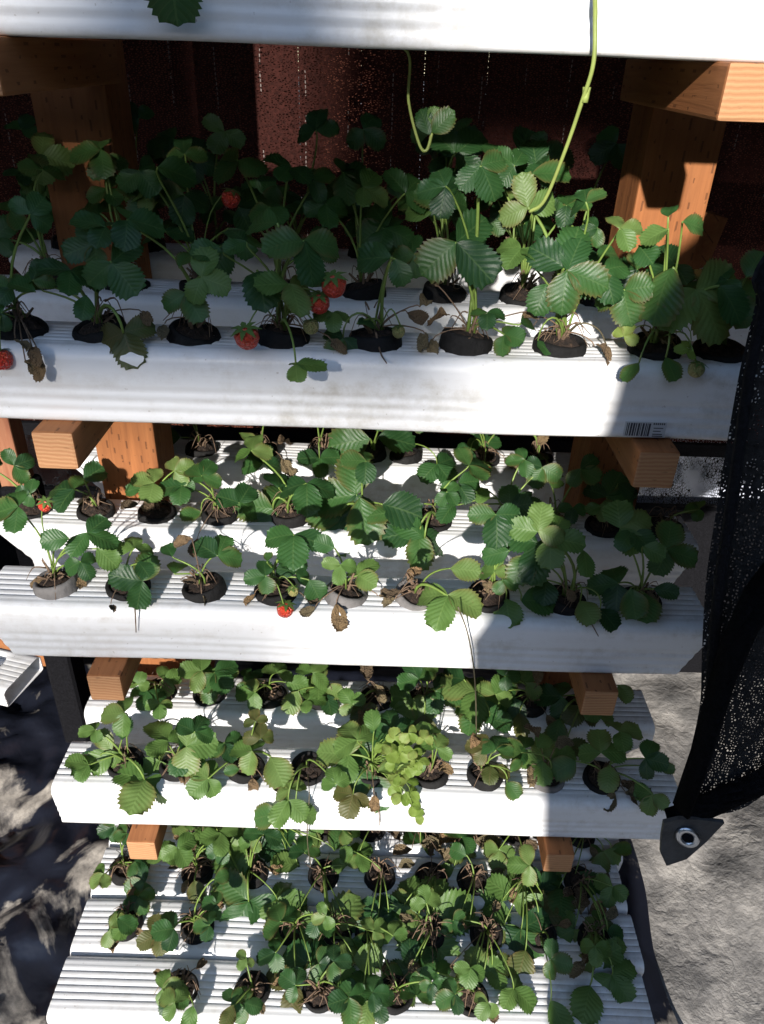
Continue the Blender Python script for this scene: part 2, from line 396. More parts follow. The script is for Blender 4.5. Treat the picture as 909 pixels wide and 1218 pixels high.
# barcode on the second tier's front rail
o10 = Vector(r10.location)
lab = link('barcode_label', box_mesh('barcode_label', (-.0215, -.0006, -.0085), (.0215, .0002, .0085), 0), r10, M['label'])
bx = x_at(767, 0, TZ[1]+.013); lab.location = (bx-o10.x, -RW/2-.0001, .0125)
V = []; F = []; rr = random.Random(3)
def quad(x0, x1, z0, z1):
    b = len(V); V.extend([(x0, -.0011, z0), (x1, -.0011, z0), (x1, -.0011, z1), (x0, -.0011, z1)]); F.append((b, b+1, b+2, b+3))
x = -.0195
while x < .004:
    w = rr.choice((.0008, .0012, .0020)); quad(x, x+w, -.0072, .0072); x += w+rr.choice((.0007, .0011))
for i in range(3): quad(.0085, .0185-.002*(i % 2), -.0052+i*.0034, -.0042+i*.0034)
quad(.0085, .0195, -.0074, -.0063)
for i in range(6): quad(.0075+i*.0021, .0075+i*.0021+.0014, .0058, .0079)
bars = link('bars', mesh('bars', V, F, False), lab, M['ink'])

# ------------------------------------------------------------------ neighbouring rack at the reddish post
nb = tag(empty('plank_post', (-.642, .5, 0)), 'reddish wooden post with a short arm, beyond the end of the middle rails', 'wooden upright')
me = box_mesh('post', (.004, -.045, -.02), (.046, .0, 2.0), .003); link('post', me, nb, M['wood_red'])
me = box_mesh('arm', (-.30, -.40, .435), (-.25, .06, .482), .003); link('arm', me, nb, M['wood_arm'])
me = box_mesh('brace', (-.30, -.043, .30), (.01, -.003, .436), .003); link('brace', me, nb, M['wood_arm'])
wr = link('black_wrap', box_mesh('black_wrap', (-.004, -.054, 0), (.054, .008, .735), .012, 3), nb, M['net_solid'])
for v in wr.data.vertices: v.co.x += .010*noise.noise((v.co.x*20, v.co.z*9, 1)); v.co.y += .010*noise.noise((v.co.y*20, v.co.z*7, 5))
stub = make_rail('stub', -1.46, -.535, .158, .402, 'short white rail end with an empty hole, jutting out over the black sheet', 0, 0, group='white planter rails on the rack')
sa = math.radians(14); stub.scale.z = .42; ec = Vector((-.5475, .215, .4815)); stub.rotation_euler.z = -sa; stub.location = ec-Vector((math.cos(sa), -math.sin(sa), 0))*.4625
cut = D.objects.new('cutter', mesh('cutter', *tube([(0, 0, -.05), (0, 0, .05)], .025, n=32))); COL.objects.link(cut)
hx = on_z(-6, 803, .482); cut.location = hx
bpy.context.view_layer.update()
md = stub.modifiers.new('hole', 'BOOLEAN'); md.object = cut; md.operation = 'DIFFERENCE'; md.solver = 'EXACT'
bpy.context.view_layer.update()
em = D.meshes.new_from_object(stub.evaluated_get(bpy.context.evaluated_depsgraph_get()))
stub.modifiers.clear(); stub.data = em; D.objects.remove(cut)

# ------------------------------------------------------------------ leaflet, berry, cup meshes (shared)
def leaflet_mesh(i):
    r = random.Random(100+i); N_ = 21; V = []; UV = []; F = []
    wmax = r.uniform(.37, .46); peak = r.uniform(.52, .62); cup = r.uniform(-.10, .26); droop = r.uniform(.05, .34); tw = r.uniform(-.14, .14)
    S_ = (-1, -.66, -.33, 0, .33, .66, 1)
    def wid(t):
        a = math.sin(min(1, t/peak)*math.pi/2)**.85 if t < peak else 1.0
        if t >= peak: a = math.sqrt(max(0, 1-((t-peak)/(1.04-peak))**2.6))
        return wmax*max(a, .02)
    for k in range(N_+1):
        t = k/N_; w = wid(t); tooth = 1.0
        if k > 4: tooth = (1.09 if k % 2 == 0 else .94)+r.uniform(-.02, .02)
        for s in S_:
            e = abs(s); ww = w*(tooth if e == 1 else 1); x = s*ww
            y = t+(.022*(1 if k % 2 == 0 else -1)*(e == 1)*(k > 4))-.10*e*e*w
            if k == N_: y = 1.0-.07*e; x = s*.16
            z = cup*e**1.3*w-droop*t*t+tw*s*t*.5+.05*noise.noise((s*1.7+i*3, t*2.6, i))*min(1, e*2)+.03*math.sin(t*9+i)*e
            V.append((x, y, z)); UV.append((s, t))
    n = len(S_)
    for k in range(N_):
        for j in range(n-1): F.append((k*n+j, k*n+j+1, (k+1)*n+j+1, (k+1)*n+j))
    return mesh('leaflet', V, F, True, UV)
LEAF = {k: [] for k in ('n', 'l', 'r', 'd', 'p')}
for i in range(14):
    for k, mt in (('n', 'leaf'), ('l', 'leaf_light'), ('r', 'leaf_red'), ('p', 'leaf_pale')):
        me = leaflet_mesh(i); me.materials.append(M[mt]); LEAF[k].append(me)
for i in range(6):
    me = leaflet_mesh(40+i); r = random.Random(i); me.materials.append(M['dry'])
    for v in me.vertices:
        c = v.co; a = c.x*2.6; c.z += .30*abs(c.x)+.16*noise.noise((c.x*4, c.y*4, i)) ; c.x *= .62; c.y *= .95+.12*noise.noise((c.x*3, c.y*2, i+9)); c.z += .25*math.sin(c.y*4+i)*.5
    LEAF['d'].append(me)
def berry_mesh(nm, mat):
    V = []; F = []; n = 14; P = [(0, 0), (.30, .05), (.52, .22), (.66, .5), (.68, .8), (.58, 1.05), (.32, 1.2), (0, 1.22)]
    for r_, z in P:
        for k in range(n):
            a = 2*math.pi*k/n; w = 1+.06*noise.noise((math.cos(a)*2, math.sin(a)*2, z*3)); V.append((r_*w*math.cos(a), r_*w*math.sin(a), -z+1.22-.0))
    # point the tip down: z=0 at tip
    V = [(x, y, 1.22-z) for x, y, z in V]
    for i in range(len(P)-1):
        for k in range(n): F.append((i*n+k, i*n+(k+1) % n, (i+1)*n+(k+1) % n, (i+1)*n+k))
    me = mesh(nm, V, F); me.materials.append(mat); return me
BER = {'red': berry_mesh('berry', M['berry']), 'green': berry_mesh('berry', M['gberry'])}
V = []; F = []
for k in range(7):
    a = 2*math.pi*k/7; c, s = math.cos(a), math.sin(a); b = len(V)
    for d_, w_, z_ in ((.05, .12, 0), (.5, .17, .06), (.95, .02, -.12)):
        V += [(c*d_-s*w_, s*d_+c*w_, z_), (c*d_+s*w_, s*d_-c*w_, z_)]
    F += [(b, b+1, b+3, b+2), (b+2, b+3, b+5, b+4)]
CALYX = mesh('calyx', V, F); CALYX.materials.append(M['leaf_light'])
def cup_mesh(i, mat):
    P = [(.0195, .003), (.0205, .0070), (.0228, .0090), (.0252, .0086), (.0268, .006), (.0272, .001), (.0275, -.006), (.0255, -.03), (.024, -.03)]
    V = []; F = []; n = 28
    for r_, z in P:
        for k in range(n):
            a = 2*math.pi*k/n; w = 1+.05*noise.noise((math.cos(a)*1.6, math.sin(a)*1.6, i*3+z*20)); V.append((r_*w*math.cos(a), r_*w*math.sin(a), z+.0018*noise.noise((math.cos(a)*2, math.sin(a)*2, i*5))))
    for j in range(len(P)-1):
        for k in range(n): F.append((j*n+k, j*n+(k+1) % n, (j+1)*n+(k+1) % n, (j+1)*n+k))
    me = mesh('net_cup', V, F); me.materials.append(mat); return me
CUPS = [cup_mesh(i, M['cup']) for i in range(4)]; CUPD = [cup_mesh(i+4, M['cup_dusty']) for i in range(2)]
def soil_mesh(i):
    V = []; F = []; n = 20; R_ = [0, .007, .014, .0195, .0225]
    for r_ in R_:
        for k in range(n):
            a = 2*math.pi*k/n; x, y = r_*math.cos(a), r_*math.sin(a)
            V.append((x, y, .0035+.008*(1-(r_/.0225)**2)+.006*noise.noise((x*150, y*150, i*3))))
    for j in range(4):
        for k in range(n): F.append((j*n+k, (j+1)*n+k, (j+1)*n+(k+1) % n, j*n+(k+1) % n))
    me = mesh('potting_mix', V, F); me.materials.append(M['soil']); return me
SOIL = [soil_mesh(i) for i in range(3)]
def root_mesh(i):
    r = random.Random(50+i); V = []; F = []
    for k in range(6):
        a = r.uniform(0, 6.28); h = r.uniform(.016, .034); l = r.uniform(.002, .014)
        tube(bez((.004*math.cos(a), .004*math.sin(a), .006), (.004*math.cos(a), .004*math.sin(a), h*.6), (l*math.cos(a), l*math.sin(a), h*.8), (l*1.3*math.cos(a), l*1.3*math.sin(a), h), 4), .0022, .0012, 5, V, F)
    for k in range(r.choice((8, 14, 20))):
        a = r.uniform(0, 6.28); R_ = r.uniform(.012, .033); h = r.uniform(.012, .034); b = a+r.uniform(-1.2, 1.2)
        p0 = (.006*math.cos(b), .006*math.sin(b), h); p3 = (R_*math.cos(a), R_*math.sin(a), r.uniform(-.002, .018) if R_ > .024 else r.uniform(.008, .016))
        if p3[2] < .003 and R_ < .029: p3 = (p3[0], p3[1], .012)
        mid = (R_*.6*math.cos((a+b)/2), R_*.6*math.sin((a+b)/2), h+r.uniform(-.004, .010))
        tube(bez(p0, mid, mid, p3, 5), r.uniform(.0005, .0011), .0004, 4, V, F)
    me = mesh('root_tuft', V, F); me.materials.append(M['root']); return me
ROOT = [root_mesh(i) for i in range(5)]

# ------------------------------------------------------------------ plants
rg = random.Random(21)
CAMD = lambda p: (CP-p).normalized()
def leaf_frame(n, dirv):
    y = (dirv-n*dirv.dot(n)).normalized(); x = y.cross(n).normalized()
    return x, y, n
def put_leaflet(parent, off, J, n, dirv, size, kind, r):
    x, y, z = leaf_frame(n, dirv)
    me = r.choice(LEAF[kind]); o = link('leaflet' if kind != 'd' else 'dry_leaf', me, parent)
    s = size; sx = s*r.uniform(.92, 1.1)
    P = J-off
    o.matrix_local = Matrix(((x.x*sx, y.x*s, z.x*s, P.x), (x.y*sx, y.y*s, z.y*s, P.y), (x.z*sx, y.z*s, z.z*s, P.z), (0, 0, 0, 1)))
    return o
def jit(r, a): return Vector((r.uniform(-a, a), r.uniform(-a, a), r.uniform(-a, a)))
def img_dir(a):
    a = math.radians(a); return RT*math.cos(a)-UP*math.sin(a)
ORD = ['first', 'second', 'third', 'fourth', 'fifth', 'sixth', 'seventh', 'eighth', 'ninth', 'tenth', 'eleventh']
def add_leaf(root, base, J, size, ang, kind, r, single=False, stalk='stalk', rad=.0013, n=None):
    off = Vector(root.location)
    n = n or (Vector((0, 0, 1))*.50+CAMD(J)*.55+jit(r, .33)).normalized()
    dist = (J-base).length
    c1 = base+Vector((0, 0, 1))*dist*.55+jit(r, dist*.12); c2 = J-(n*.35+Vector((0, 0, -.1)))*dist*.35+jit(r, dist*.06)
    if J.z < base.z+.01: c1 = base+Vector(((J-base).x*.3, (J-base).y*.3-.01, .035)); c2 = J+Vector((0, -.004, .03))
    P = bez(base-off, c1-off, c2-off, J-off, 8)
    st = link('leaf_stalk', mesh('leaf_stalk', *tube(P, rad*1.25, rad*.8, 6)), root, M[stalk])
    d = img_dir(ang)
    put_leaflet(st, off, J, n, d, size*r.uniform(.95, 1.08), kind, r)
    if not single:
        for sg in (-1, 1):
            a = math.radians(r.uniform(72, 98))*sg
            dd = Matrix.Rotation(a, 3, n) @ (d-n*d.dot(n)).normalized()
            n2 = (n+dd*r.uniform(-.15, .35)+jit(r, .12)).normalized()
            put_leaflet(st, off, J, n2, dd, size*r.uniform(.84, 1.0), kind, r)
    return st
def add_berry(root, base, P, size, kind, r):
    off = Vector(root.location)
    b = link('berry', BER[kind], root); b.location = P-off; b.scale = (size,)*3
    b.rotation_euler = (r.uniform(-.5, .2), r.uniform(-.4, .4), r.uniform(0, 6))
    cx = link('calyx', CALYX, b); cx.location = (0, 0, 1.2); cx.scale = (.95,)*3
    top = P+Vector((0, 0, size*1.25)); mid = (base+top)/2+Vector((0, -.012, .03))
    link('fruit_stalk', mesh('fruit_stalk', *tube(bez(base-off, mid-off, mid-off, top-off, 7), .0008, .0008, 5)), root, M['stalk'])
TIERN = ['top', 'second', 'third', 'fourth', 'bottom']
POSN = {'0': 'front', '1': 'middle', '2': 'back'}
def rail_phrase(k):
    if k[0] == '4': return 'bottom tier '+{'0': 'frontmost rail', '1': 'second rail', '2': 'third rail', '3': 'rearmost rail'}[k[1]]
    p = POSN[k[1]]
    if k == '31': p = 'back'
    return TIERN[int(k[0])]+' tier '+p+' rail'
PLANTS = []
def plant(rail, u, leaves=(), auto=0, berries=(), dry=(), dusty=False, roots=True, asz=(.022, .036), ah=(.03, .11), lk='n', x=None, small=()):
    PLANTS.append(dict(rail=rail, u=u, leaves=leaves, auto=auto, berries=berries, dry=dry, dusty=dusty, roots=roots, asz=asz, ah=ah, lk=lk, x=x, small=small))
# leaves: (u, v, leaflet length px, direction of the middle leaflet in the picture, flags: s single, l light, r bronzed, optional depth shift)
# second tier, front rail
plant('10', 25, [(14, 343, 26, 200, ''), (42, 347, 32, 190, 's'), (2, 372, 22, 150, '')], berries=[(6, 440, 14, 'red')], dry=[(18, 402, 24, 80), (38, 412, 26, 70), (52, 433, 24, 110), (30, 428, 20, 60)], auto=1)
plant('10', 120, [(126, 270, 38, 190, ''), (84, 322, 38, 95, ''), (133, 312, 44, 50, ''), (50, 345, 34, 200, 's'), (147, 396, 40, 70, 'r'), (103, 352, 32, 100, 's'), (112, 290, 36, 160, '')], auto=1, dry=[(170, 372, 22, 60)])
plant('10', 232, [(221, 349, 36, 60, ''), (240, 330, 36, 20, ''), (213, 318, 28, -70, 's')], dry=[(196, 385, 24, 100)], auto=1)
plant('10', 338, [(306, 322, 52, 80, 's'), (362, 287, 54, 80, ''), (293, 288, 32, 240, ''), (345, 338, 44, 80, ''), (352, 433, 34, 10, ''), (396, 372, 24, 90, ''), (265, 300, 34, 170, 's'), (330, 265, 40, 200, 's')], berries=[(297, 413, 16, 'red'), (399, 352, 16, 'red'), (380, 372, 14, 'red'), (372, 398, 15, 'green')], dry=[(395, 405, 24, 40)])
plant('10', 447, [(466, 306, 50, 190, 's'), (470, 308, 30, 70, 's'), (408, 402, 30, 120, ''), (425, 385, 24, -30, 's')], berries=[(476, 402, 12, 'green')], dry=[(500, 365, 26, -60), (507, 398, 28, 90), (485, 372, 26, 20)], roots=True)
plant('10', 555, [(543, 288, 62, 45, ''), (530, 222, 36, 180, ''), (572, 197, 38, 60, ''), (580, 372, 22, 90, ''), (600, 398, 26, 30, ''), (620, 385, 24, -30, 's')], dry=[(536, 378, 30, 200), (518, 340, 22, -80), (515, 404, 26, 90), (640, 372, 20, -60)])
plant('10', 665, [(628, 247, 40, -100, 'l'), (620, 296, 34, 120, 'l'), (672, 318, 50, -70, ''), (675, 322, 52, 25, ''), (718, 322, 40, 70, ''), (697, 240, 28, -100, ''), (738, 272, 30, -10, 'l'), (650, 338, 34, 110, 's'), (640, 405, 22, 60, 's')], dry=[(707, 412, 30, 80), (640, 380, 20, 200)], berries=())
plant('10', 778, [(800, 318, 62, 120, 's'), (828, 345, 62, 60, ''), (795, 258, 24, -90, 's'), (812, 264, 30, 5, 's'), (795, 272, 34, 165, 's'), (760, 292, 32, 60, 's'), (742, 345, 38, 80, ''), (856, 340, 46, 60, 's'), (760, 432, 28, 140, 's'), (792, 425, 28, 70, 's')], berries=[(824, 448, 15, 'green')], dry=[(780, 395, 24, 30), (800, 405, 26, 100)], small=[(742, 400, 18), (820, 415, 18)])
plant('10', 872, [(868, 350, 46, 70, ''), (888, 330, 34, -60, 's')], auto=1, roots=False)
# second tier, middle and back rails
for u in (60, 152, 240, 335, 432, 528, 620, 712, 800, 890): plant('11', u, auto=rg.randint(5, 7) if u < 750 else 2, asz=(.026, .042), ah=(.04, .15) if u < 700 else (.02, .05), berries=[(272, 247, 12, 'red')] if u == 240 else ())
for u in (85, 175, 262, 350, 436, 522, 610, 690): plant('12', u, auto=9 if 400 < u < 650 else rg.randint(5, 7) if u < 650 else 3, asz=(.026, .04), ah=(.04, .16))
# third tier, front
plant('20', 68, [(22, 603, 36, 170, ''), (104, 634, 36, 20, ''), (96, 668, 22, 60, ''), (82, 640, 30, 170, 's'), (115, 652, 30, 40, 's')], berries=[(54, 606, 9, 'red')], dry=[(85, 690, 20, 20), (55, 690, 20, 160)], dusty=True)
plant('20', 153, [(160, 652, 28, -90, ''), (169, 691, 34, 190, ''), (165, 668, 28, 60, 's')], dry=[(132, 718, 16, 90)], roots=False)
plant('20', 243, [(259, 661, 30, -70, ''), (207, 682, 26, -85, 's'), (205, 662, 22, 250, 's')], dry=[(228, 640, 24, 160), (240, 708, 18, 60), (215, 690, 20, 20)])
plant('20', 328, [(350, 636, 42, 85, ''), (316, 685, 24, 170, ''), (318, 668, 16, -90, 's'), (368, 690, 26, 60, 's'), (352, 682, 24, -60, '')], berries=[(338, 733, 11, 'red'), (351, 708, 10, 'green')], dry=[(303, 706, 18, 120), (362, 710, 18, 20)])
plant('20', 412, [(425, 684, 30, -50, 'l'), (398, 652, 26, 200, 's'), (405, 672, 22, 100, '')], dry=[(400, 718, 34, 80), (450, 709, 18, 10), (375, 722, 20, 150)], dusty=True)
plant('20', 495, [(533, 708, 44, 100, 'l', -.035), (536, 676, 36, 10, 'sl', -.03)], dry=[(478, 704, 26, 180), (486, 693, 24, -60), (470, 712, 20, 160)], dusty=True)
plant('20', 580, [(602, 712, 34, 80, 's'), (620, 714, 36, 10, 's'), (590, 612, 36, 90, ''), (606, 655, 32, 170, 's'), (588, 680, 24, -90, 'l'), (598, 690, 20, 30, '')], dry=[(575, 690, 18, 60)])
plant('20', 672, [(640, 632, 36, -80, 'l'), (640, 645, 46, 100, ''), (655, 640, 40, 20, ''), (630, 660, 36, 120, 's'), (694, 655, 30, 95, 'sl'), (690, 715, 32, 60, 's'), (714, 724, 30, 55, 's'), (650, 690, 30, 100, 's')], dry=[(675, 700, 18, 60)], berries=())
plant('20', 760, [(793, 654, 36, 20, ''), (738, 628, 36, -20, 'l'), (752, 632, 30, 60, ''), (735, 694, 36, 180, ''), (750, 700, 34, 80, 's'), (768, 706, 34, 100, 's'), (778, 700, 26, 20, 's'), (765, 650, 26, 30, 's')], dry=[(770, 705, 18, 60)])
# third tier, middle
plant('21', 20, auto=3)
plant('21', 115, [(88, 582, 34, 200, ''), (100, 570, 26, -40, 's')], dry=[(100, 585, 18, 60)])
plant('21', 187, [(183, 574, 28, 190, 'l'), (208, 560, 24, -20, ''), (170, 580, 22, 170, 's')], dry=[(180, 590, 26, 100), (200, 585, 24, 40), (165, 598, 22, 150)])
plant('21', 262, [(240, 566, 26, -60, ''), (216, 578, 28, 170, ''), (285, 598, 30, -60, ''), (240, 610, 26, 160, 's')], dry=[(235, 640, 24, 100)], auto=1)
plant('21', 345, [(325, 606, 48, 190, ''), (365, 575, 40, 90, ''), (332, 580, 34, -80, 's')], auto=1)
plant('21', 430, [(424, 588, 52, 170, ''), (428, 592, 54, 80, 's'), (405, 618, 42, 100, ''), (455, 600, 44, 20, 's')], auto=1)
plant('21', 515, [(499, 634, 46, 95, ''), (505, 640, 40, 220, 's'), (470, 610, 34, 170, 's')], auto=2)
plant('21', 600, [(545, 575, 28, 60, ''), (570, 600, 26, -80, 's'), (540, 600, 26, 120, 's')], auto=3)
plant('21', 655, [], auto=4, dry=[(665, 610, 18, 60), (640, 600, 20, 60)])
plant('21', 718, [(722, 590, 34, -60, ''), (735, 575, 26, 40, 's')], auto=2, asz=(.018, .026))
plant('21', 790, [], auto=1, asz=(.018, .024), ah=(.02, .04))
# third tier, back
plant('22', 240, [(215, 520, 34, 180, 's')], auto=2)
plant('22', 312, [(313, 551, 30, -100, ''), (285, 515, 20, 30, 'sl')], dry=[(335, 545, 26, 60), (330, 530, 26, -60)], auto=1)
plant('22', 385, [(380, 545, 26, 90, '')], auto=2)
plant('22', 440, [(440, 522, 46, 170, 's'), (450, 520, 44, 10, 's')], auto=1, roots=False)
plant('22', 482, [(520, 552, 30, 60, '')], auto=1, roots=False)
plant('22', 575, [(575, 528, 22, -100, ''), (560, 535, 20, 200, '')], berries=[(574, 570, 12, 'red')], auto=3, asz=(.012, .02), dry=[(600, 545, 22, 60)])
plant('22', 638, [(640, 545, 18, 60, 'l')], auto=2, asz=(.012, .02), dry=[(625, 552, 26, 160), (650, 552, 24, 60), (640, 530, 20, -60)])
plant('22', 730, auto=2)
# fourth tier, front
plant('30', 150, [(172, 927, 44, 110, 'l'), (133, 893, 32, 140, 'l'), (148, 848, 32, 180, 'l'), (120, 905, 34, 160, 's'), (145, 880, 28, -80, 's')], auto=1)
plant('30', 212, [(200, 882, 36, -110, ''), (222, 888, 36, -10, ''), (240, 918, 24, 60, 'l'), (190, 905, 30, 150, ''), (232, 870, 26, -60, '')], auto=1, dry=[(215, 915, 22, 90)])
plant('30', 293, [(300, 893, 30, 200, 'l'), (322, 900, 38, 70, 's'), (310, 878, 22, -80, ''), (304, 858, 18, -100, 'r'), (285, 915, 18, 170, 's')], dry=[(300, 925, 20, 90), (315, 930, 22, 20)])
plant('30', 367, [(343, 952, 32, 110, 'l', -.06), (330, 968, 30, 170, 's', -.07), (352, 962, 26, 20, 's', -.07), (345, 938, 26, -110, 'l', -.05)], roots=False)
plant('30', 440, [(443, 922, 46, 160, ''), (450, 918, 44, -20, 'sl'), (415, 898, 38, 190, ''), (425, 880, 34, -110, 'l'), (468, 868, 32, -110, ''), (420, 945, 26, 100, 'r'), (445, 870, 28, -100, 's')], small=[(470, 880, 14), (486, 872, 14), (476, 897, 15), (484, 910, 15), (474, 922, 15), (484, 930, 15), (478, 945, 14), (490, 958, 13), (494, 972, 12), (462, 895, 14), (492, 892, 13), (505, 880, 13), (456, 885, 14), (470, 908, 15), (490, 920, 14), (466, 934, 14), (488, 942, 13), (482, 886, 14), (498, 905, 13)], dry=[(445, 945, 20, 90)])
plant('30', 512, [(520, 890, 22, -60, 'l'), (512, 872, 20, -120, ''), (500, 900, 20, 180, '')], dry=[(510, 920, 24, 100), (522, 915, 20, 40)])
plant('30', 577, [(590, 892, 26, -80, ''), (583, 912, 26, 30, ''), (575, 890, 22, 200, ''), (603, 930, 22, 60, 's'), (608, 918, 18, -60, 's')], dry=[(565, 905, 24, -90), (560, 890, 22, -60)], dusty=False)
plant('30', 650, [(645, 905, 32, 190, 'l'), (655, 905, 34, -20, 'sl'), (620, 895, 26, -150, 's'), (640, 890, 22, -60, 's')], dry=[(640, 880, 24, -100), (632, 910, 26, 110), (660, 890, 24, -30)], dusty=True)
plant('30', 715, [(715, 895, 32, -95, ''), (737, 870, 28, -10, ''), (768, 902, 28, 20, ''), (685, 905, 32, 150, 's'), (726, 912, 30, 100, 's'), (783, 912, 20, 10, 's')], dry=[(738, 930, 34, 60), (745, 945, 30, 10), (730, 940, 26, 100)])
# fourth tier, back
plant('31', 190, [(175, 822, 24, 90, ''), (195, 808, 22, -20, 'l')], auto=2, asz=(.018, .028), ah=(.02, .05))
plant('31', 250, [(255, 800, 30, 60, ''), (240, 798, 28, 180, '')], auto=2, ah=(.02, .06))
plant('31', 322, [(303, 823, 24, 170, ''), (340, 812, 26, 10, 's'), (330, 800, 22, -60, '')], auto=1, ah=(.02, .05))
plant('31', 382, [(380, 812, 28, 180, ''), (385, 818, 26, 20, 's'), (355, 822, 30, 120, 's'), (388, 826, 24, 85, 's'), (372, 800, 26, -60, 'l')])
plant('31', 447, [(430, 840, 22, 100, 'r')], dry=[(438, 810, 26, -90), (432, 838, 30, 90), (445, 815, 24, 60), (428, 852, 22, 80)])
plant('31', 503, [(490, 832, 36, 110, ''), (518, 822, 32, 20, ''), (498, 808, 30, -110, ''), (505, 850, 32, 90, 's')], auto=1)
plant('31', 565, [(565, 822, 42, 200, ''), (572, 825, 40, 30, 's'), (566, 842, 32, 95, ''), (582, 856, 28, 20, 's'), (552, 808, 36, -150, 's')])
plant('31', 630, [(612, 830, 30, 170, ''), (618, 848, 30, 95, 'sr'), (625, 812, 26, -60, 'l')], dry=[(640, 815, 24, -90), (650, 850, 22, 60)], auto=1)
plant('31', 690, [(668, 828, 34, 190, ''), (666, 855, 40, 100, 's'), (670, 890, 32, 10, 's'), (690, 840, 28, 40, ''), (735, 815, 24, 60, 's')], auto=1)
# bottom tier
plant('43', 255, [(245, 1003, 28, 190, 'l'), (288, 1048, 38, -120, 'l'), (262, 1000, 24, -20, '')], dry=[(275, 1020, 24, -80)], auto=1)
plant('43', 322, [(340, 1010, 34, 180, '', -.04), (368, 1048, 42, 120, '', -.05), (375, 1040, 38, 0, 's', -.05), (398, 1012, 24, -80, 's'), (378, 1012, 22, -100, 's'), (355, 1030, 32, 200, 's', -.04)], berries=[(333, 1040, 12, 'red')])
plant('43', 388, [], auto=3, ah=(.02, .05))
plant('43', 442, [(426, 1022, 20, -60, 'l')], dry=[(440, 1050, 26, 95), (420, 1035, 24, 170), (432, 1040, 22, 140)])
plant('43', 497, [(500, 1002, 22, -80, '')], dry=[(500, 1005, 26, 10), (520, 1012, 24, 40), (490, 1010, 24, 170)])
plant('43', 555, [(552, 1018, 20, -90, 'l'), (540, 1032, 18, 160, 's')], dry=[(555, 1048, 26, 90), (545, 1000, 34, 180), (565, 1000, 34, 10), (570, 1040, 24, 60)])
plant('43', 612, [(622, 1035, 18, 30, 'l')], dry=[(600, 1030, 26, 150), (622, 1022, 26, -60), (608, 1042, 24, 90), (630, 1040, 24, 30)], auto=1, asz=(.012, .018))
plant('43', 690, [(717, 1013, 24, 95, ''), (727, 1010, 20, 10, 's'), (665, 1056, 32, 170, ''), (684, 1040, 32, 40, 's'), (658, 1040, 28, -60, 's')])
plant('42', 300, [(296, 1072, 46, 120, ''), (330, 1070, 30, 20, '')], auto=2)
plant('42', 385, [(388, 1112, 40, 200, 'l'), (392, 1108, 42, -60, 'sl'), (395, 1114, 42, 60, 's'), (418, 1118, 34, 20, 's'), (350, 1100, 30, 170, '')], auto=1)
plant('42', 452, [(450, 1092, 24, -60, ''), (440, 1100, 22, 180, ''), (462, 1085, 22, -20, 's')], dry=[(435, 1085, 24, 200), (448, 1125, 24, 90)])
plant('42', 512, [(498, 1088, 46, 150, 'l'), (515, 1090, 44, -10, ''), (492, 1072, 30, -110, 'l'), (505, 1110, 46, 110, 'l'), (480, 1080, 34, 180, 's')], dry=[(530, 1080, 26, -60), (545, 1100, 26, 60)])
plant('42', 562, [(558, 1098, 16, -100, 'l'), (548, 1090, 14, 200, 'l')], dry=[(540, 1120, 26, 150), (550, 1085, 24, -90)])
plant('42', 622, [(598, 1072, 34, 180, 'l'), (610, 1068, 34, -60, 'l'), (620, 1105, 34, 60, ''), (640, 1090, 32, 0, ''), (600, 1100, 30, 140, ''), (625, 1130, 34, 110, 's'), (640, 1060, 30, -30, '')], auto=1)
plant('42', 690, [(683, 1105, 22, 150, ''), (716, 1103, 20, -80, ''), (722, 1108, 20, 10, 's'), (718, 1118, 26, 80, 's')], dry=[(690, 1085, 28, -80), (700, 1090, 26, -30), (680, 1110, 26, 130), (700, 1115, 26, 60), (690, 1120, 28, 100)])
plant('41', 350, [(352, 1168, 36, 200, ''), (370, 1150, 34, -60, '')], auto=2)
plant('41', 400, [(398, 1150, 32, -60, ''), (420, 1140, 34, 0, 's')], auto=1)
plant('41', 442, [(432, 1178, 28, 170, ''), (440, 1190, 26, 100, 's'), (474, 1181, 22, 10, 's'), (455, 1165, 24, -40, 's')], dry=[(455, 1205, 16, 90)], roots=False)
plant('41', 512, [(490, 1152, 30, 170, ''), (500, 1140, 26, -60, '')], dry=[(510, 1170, 30, 100), (498, 1160, 26, 160), (525, 1160, 26, 20), (515, 1150, 24, -90)])
plant('41', 578, [(575, 1160, 28, -110, 'l'), (611, 1176, 26, 60, 'l'), (560, 1175, 24, 170, 'l'), (585, 1150, 26, -20, ''), (548, 1178, 22, 200, 'l')], berries=[(566, 1194, 13, 'red')], dry=[(585, 1178, 24, 60), (535, 1150, 20, 20)])
plant('41', 642, [(655, 1190, 34, 70, 's')], dry=[(668, 1188, 30, 60), (680, 1195, 26, 40)], roots=False)
plant('41', 706, [(712, 1140, 28, -120, ''), (728, 1160, 30, 60, ''), (702, 1172, 38, 110, 's'), (722, 1135, 22, -40, 's')], dry=[(695, 1145, 24, 130)])
for u in (150, 235): plant('43', u, auto=4); plant('42', u, auto=4); plant('41', u, auto=4)
for u in (215, 300, 380, 470, 560): plant('40', u, auto=3, ah=(.02, .05), asz=(.018, .03))
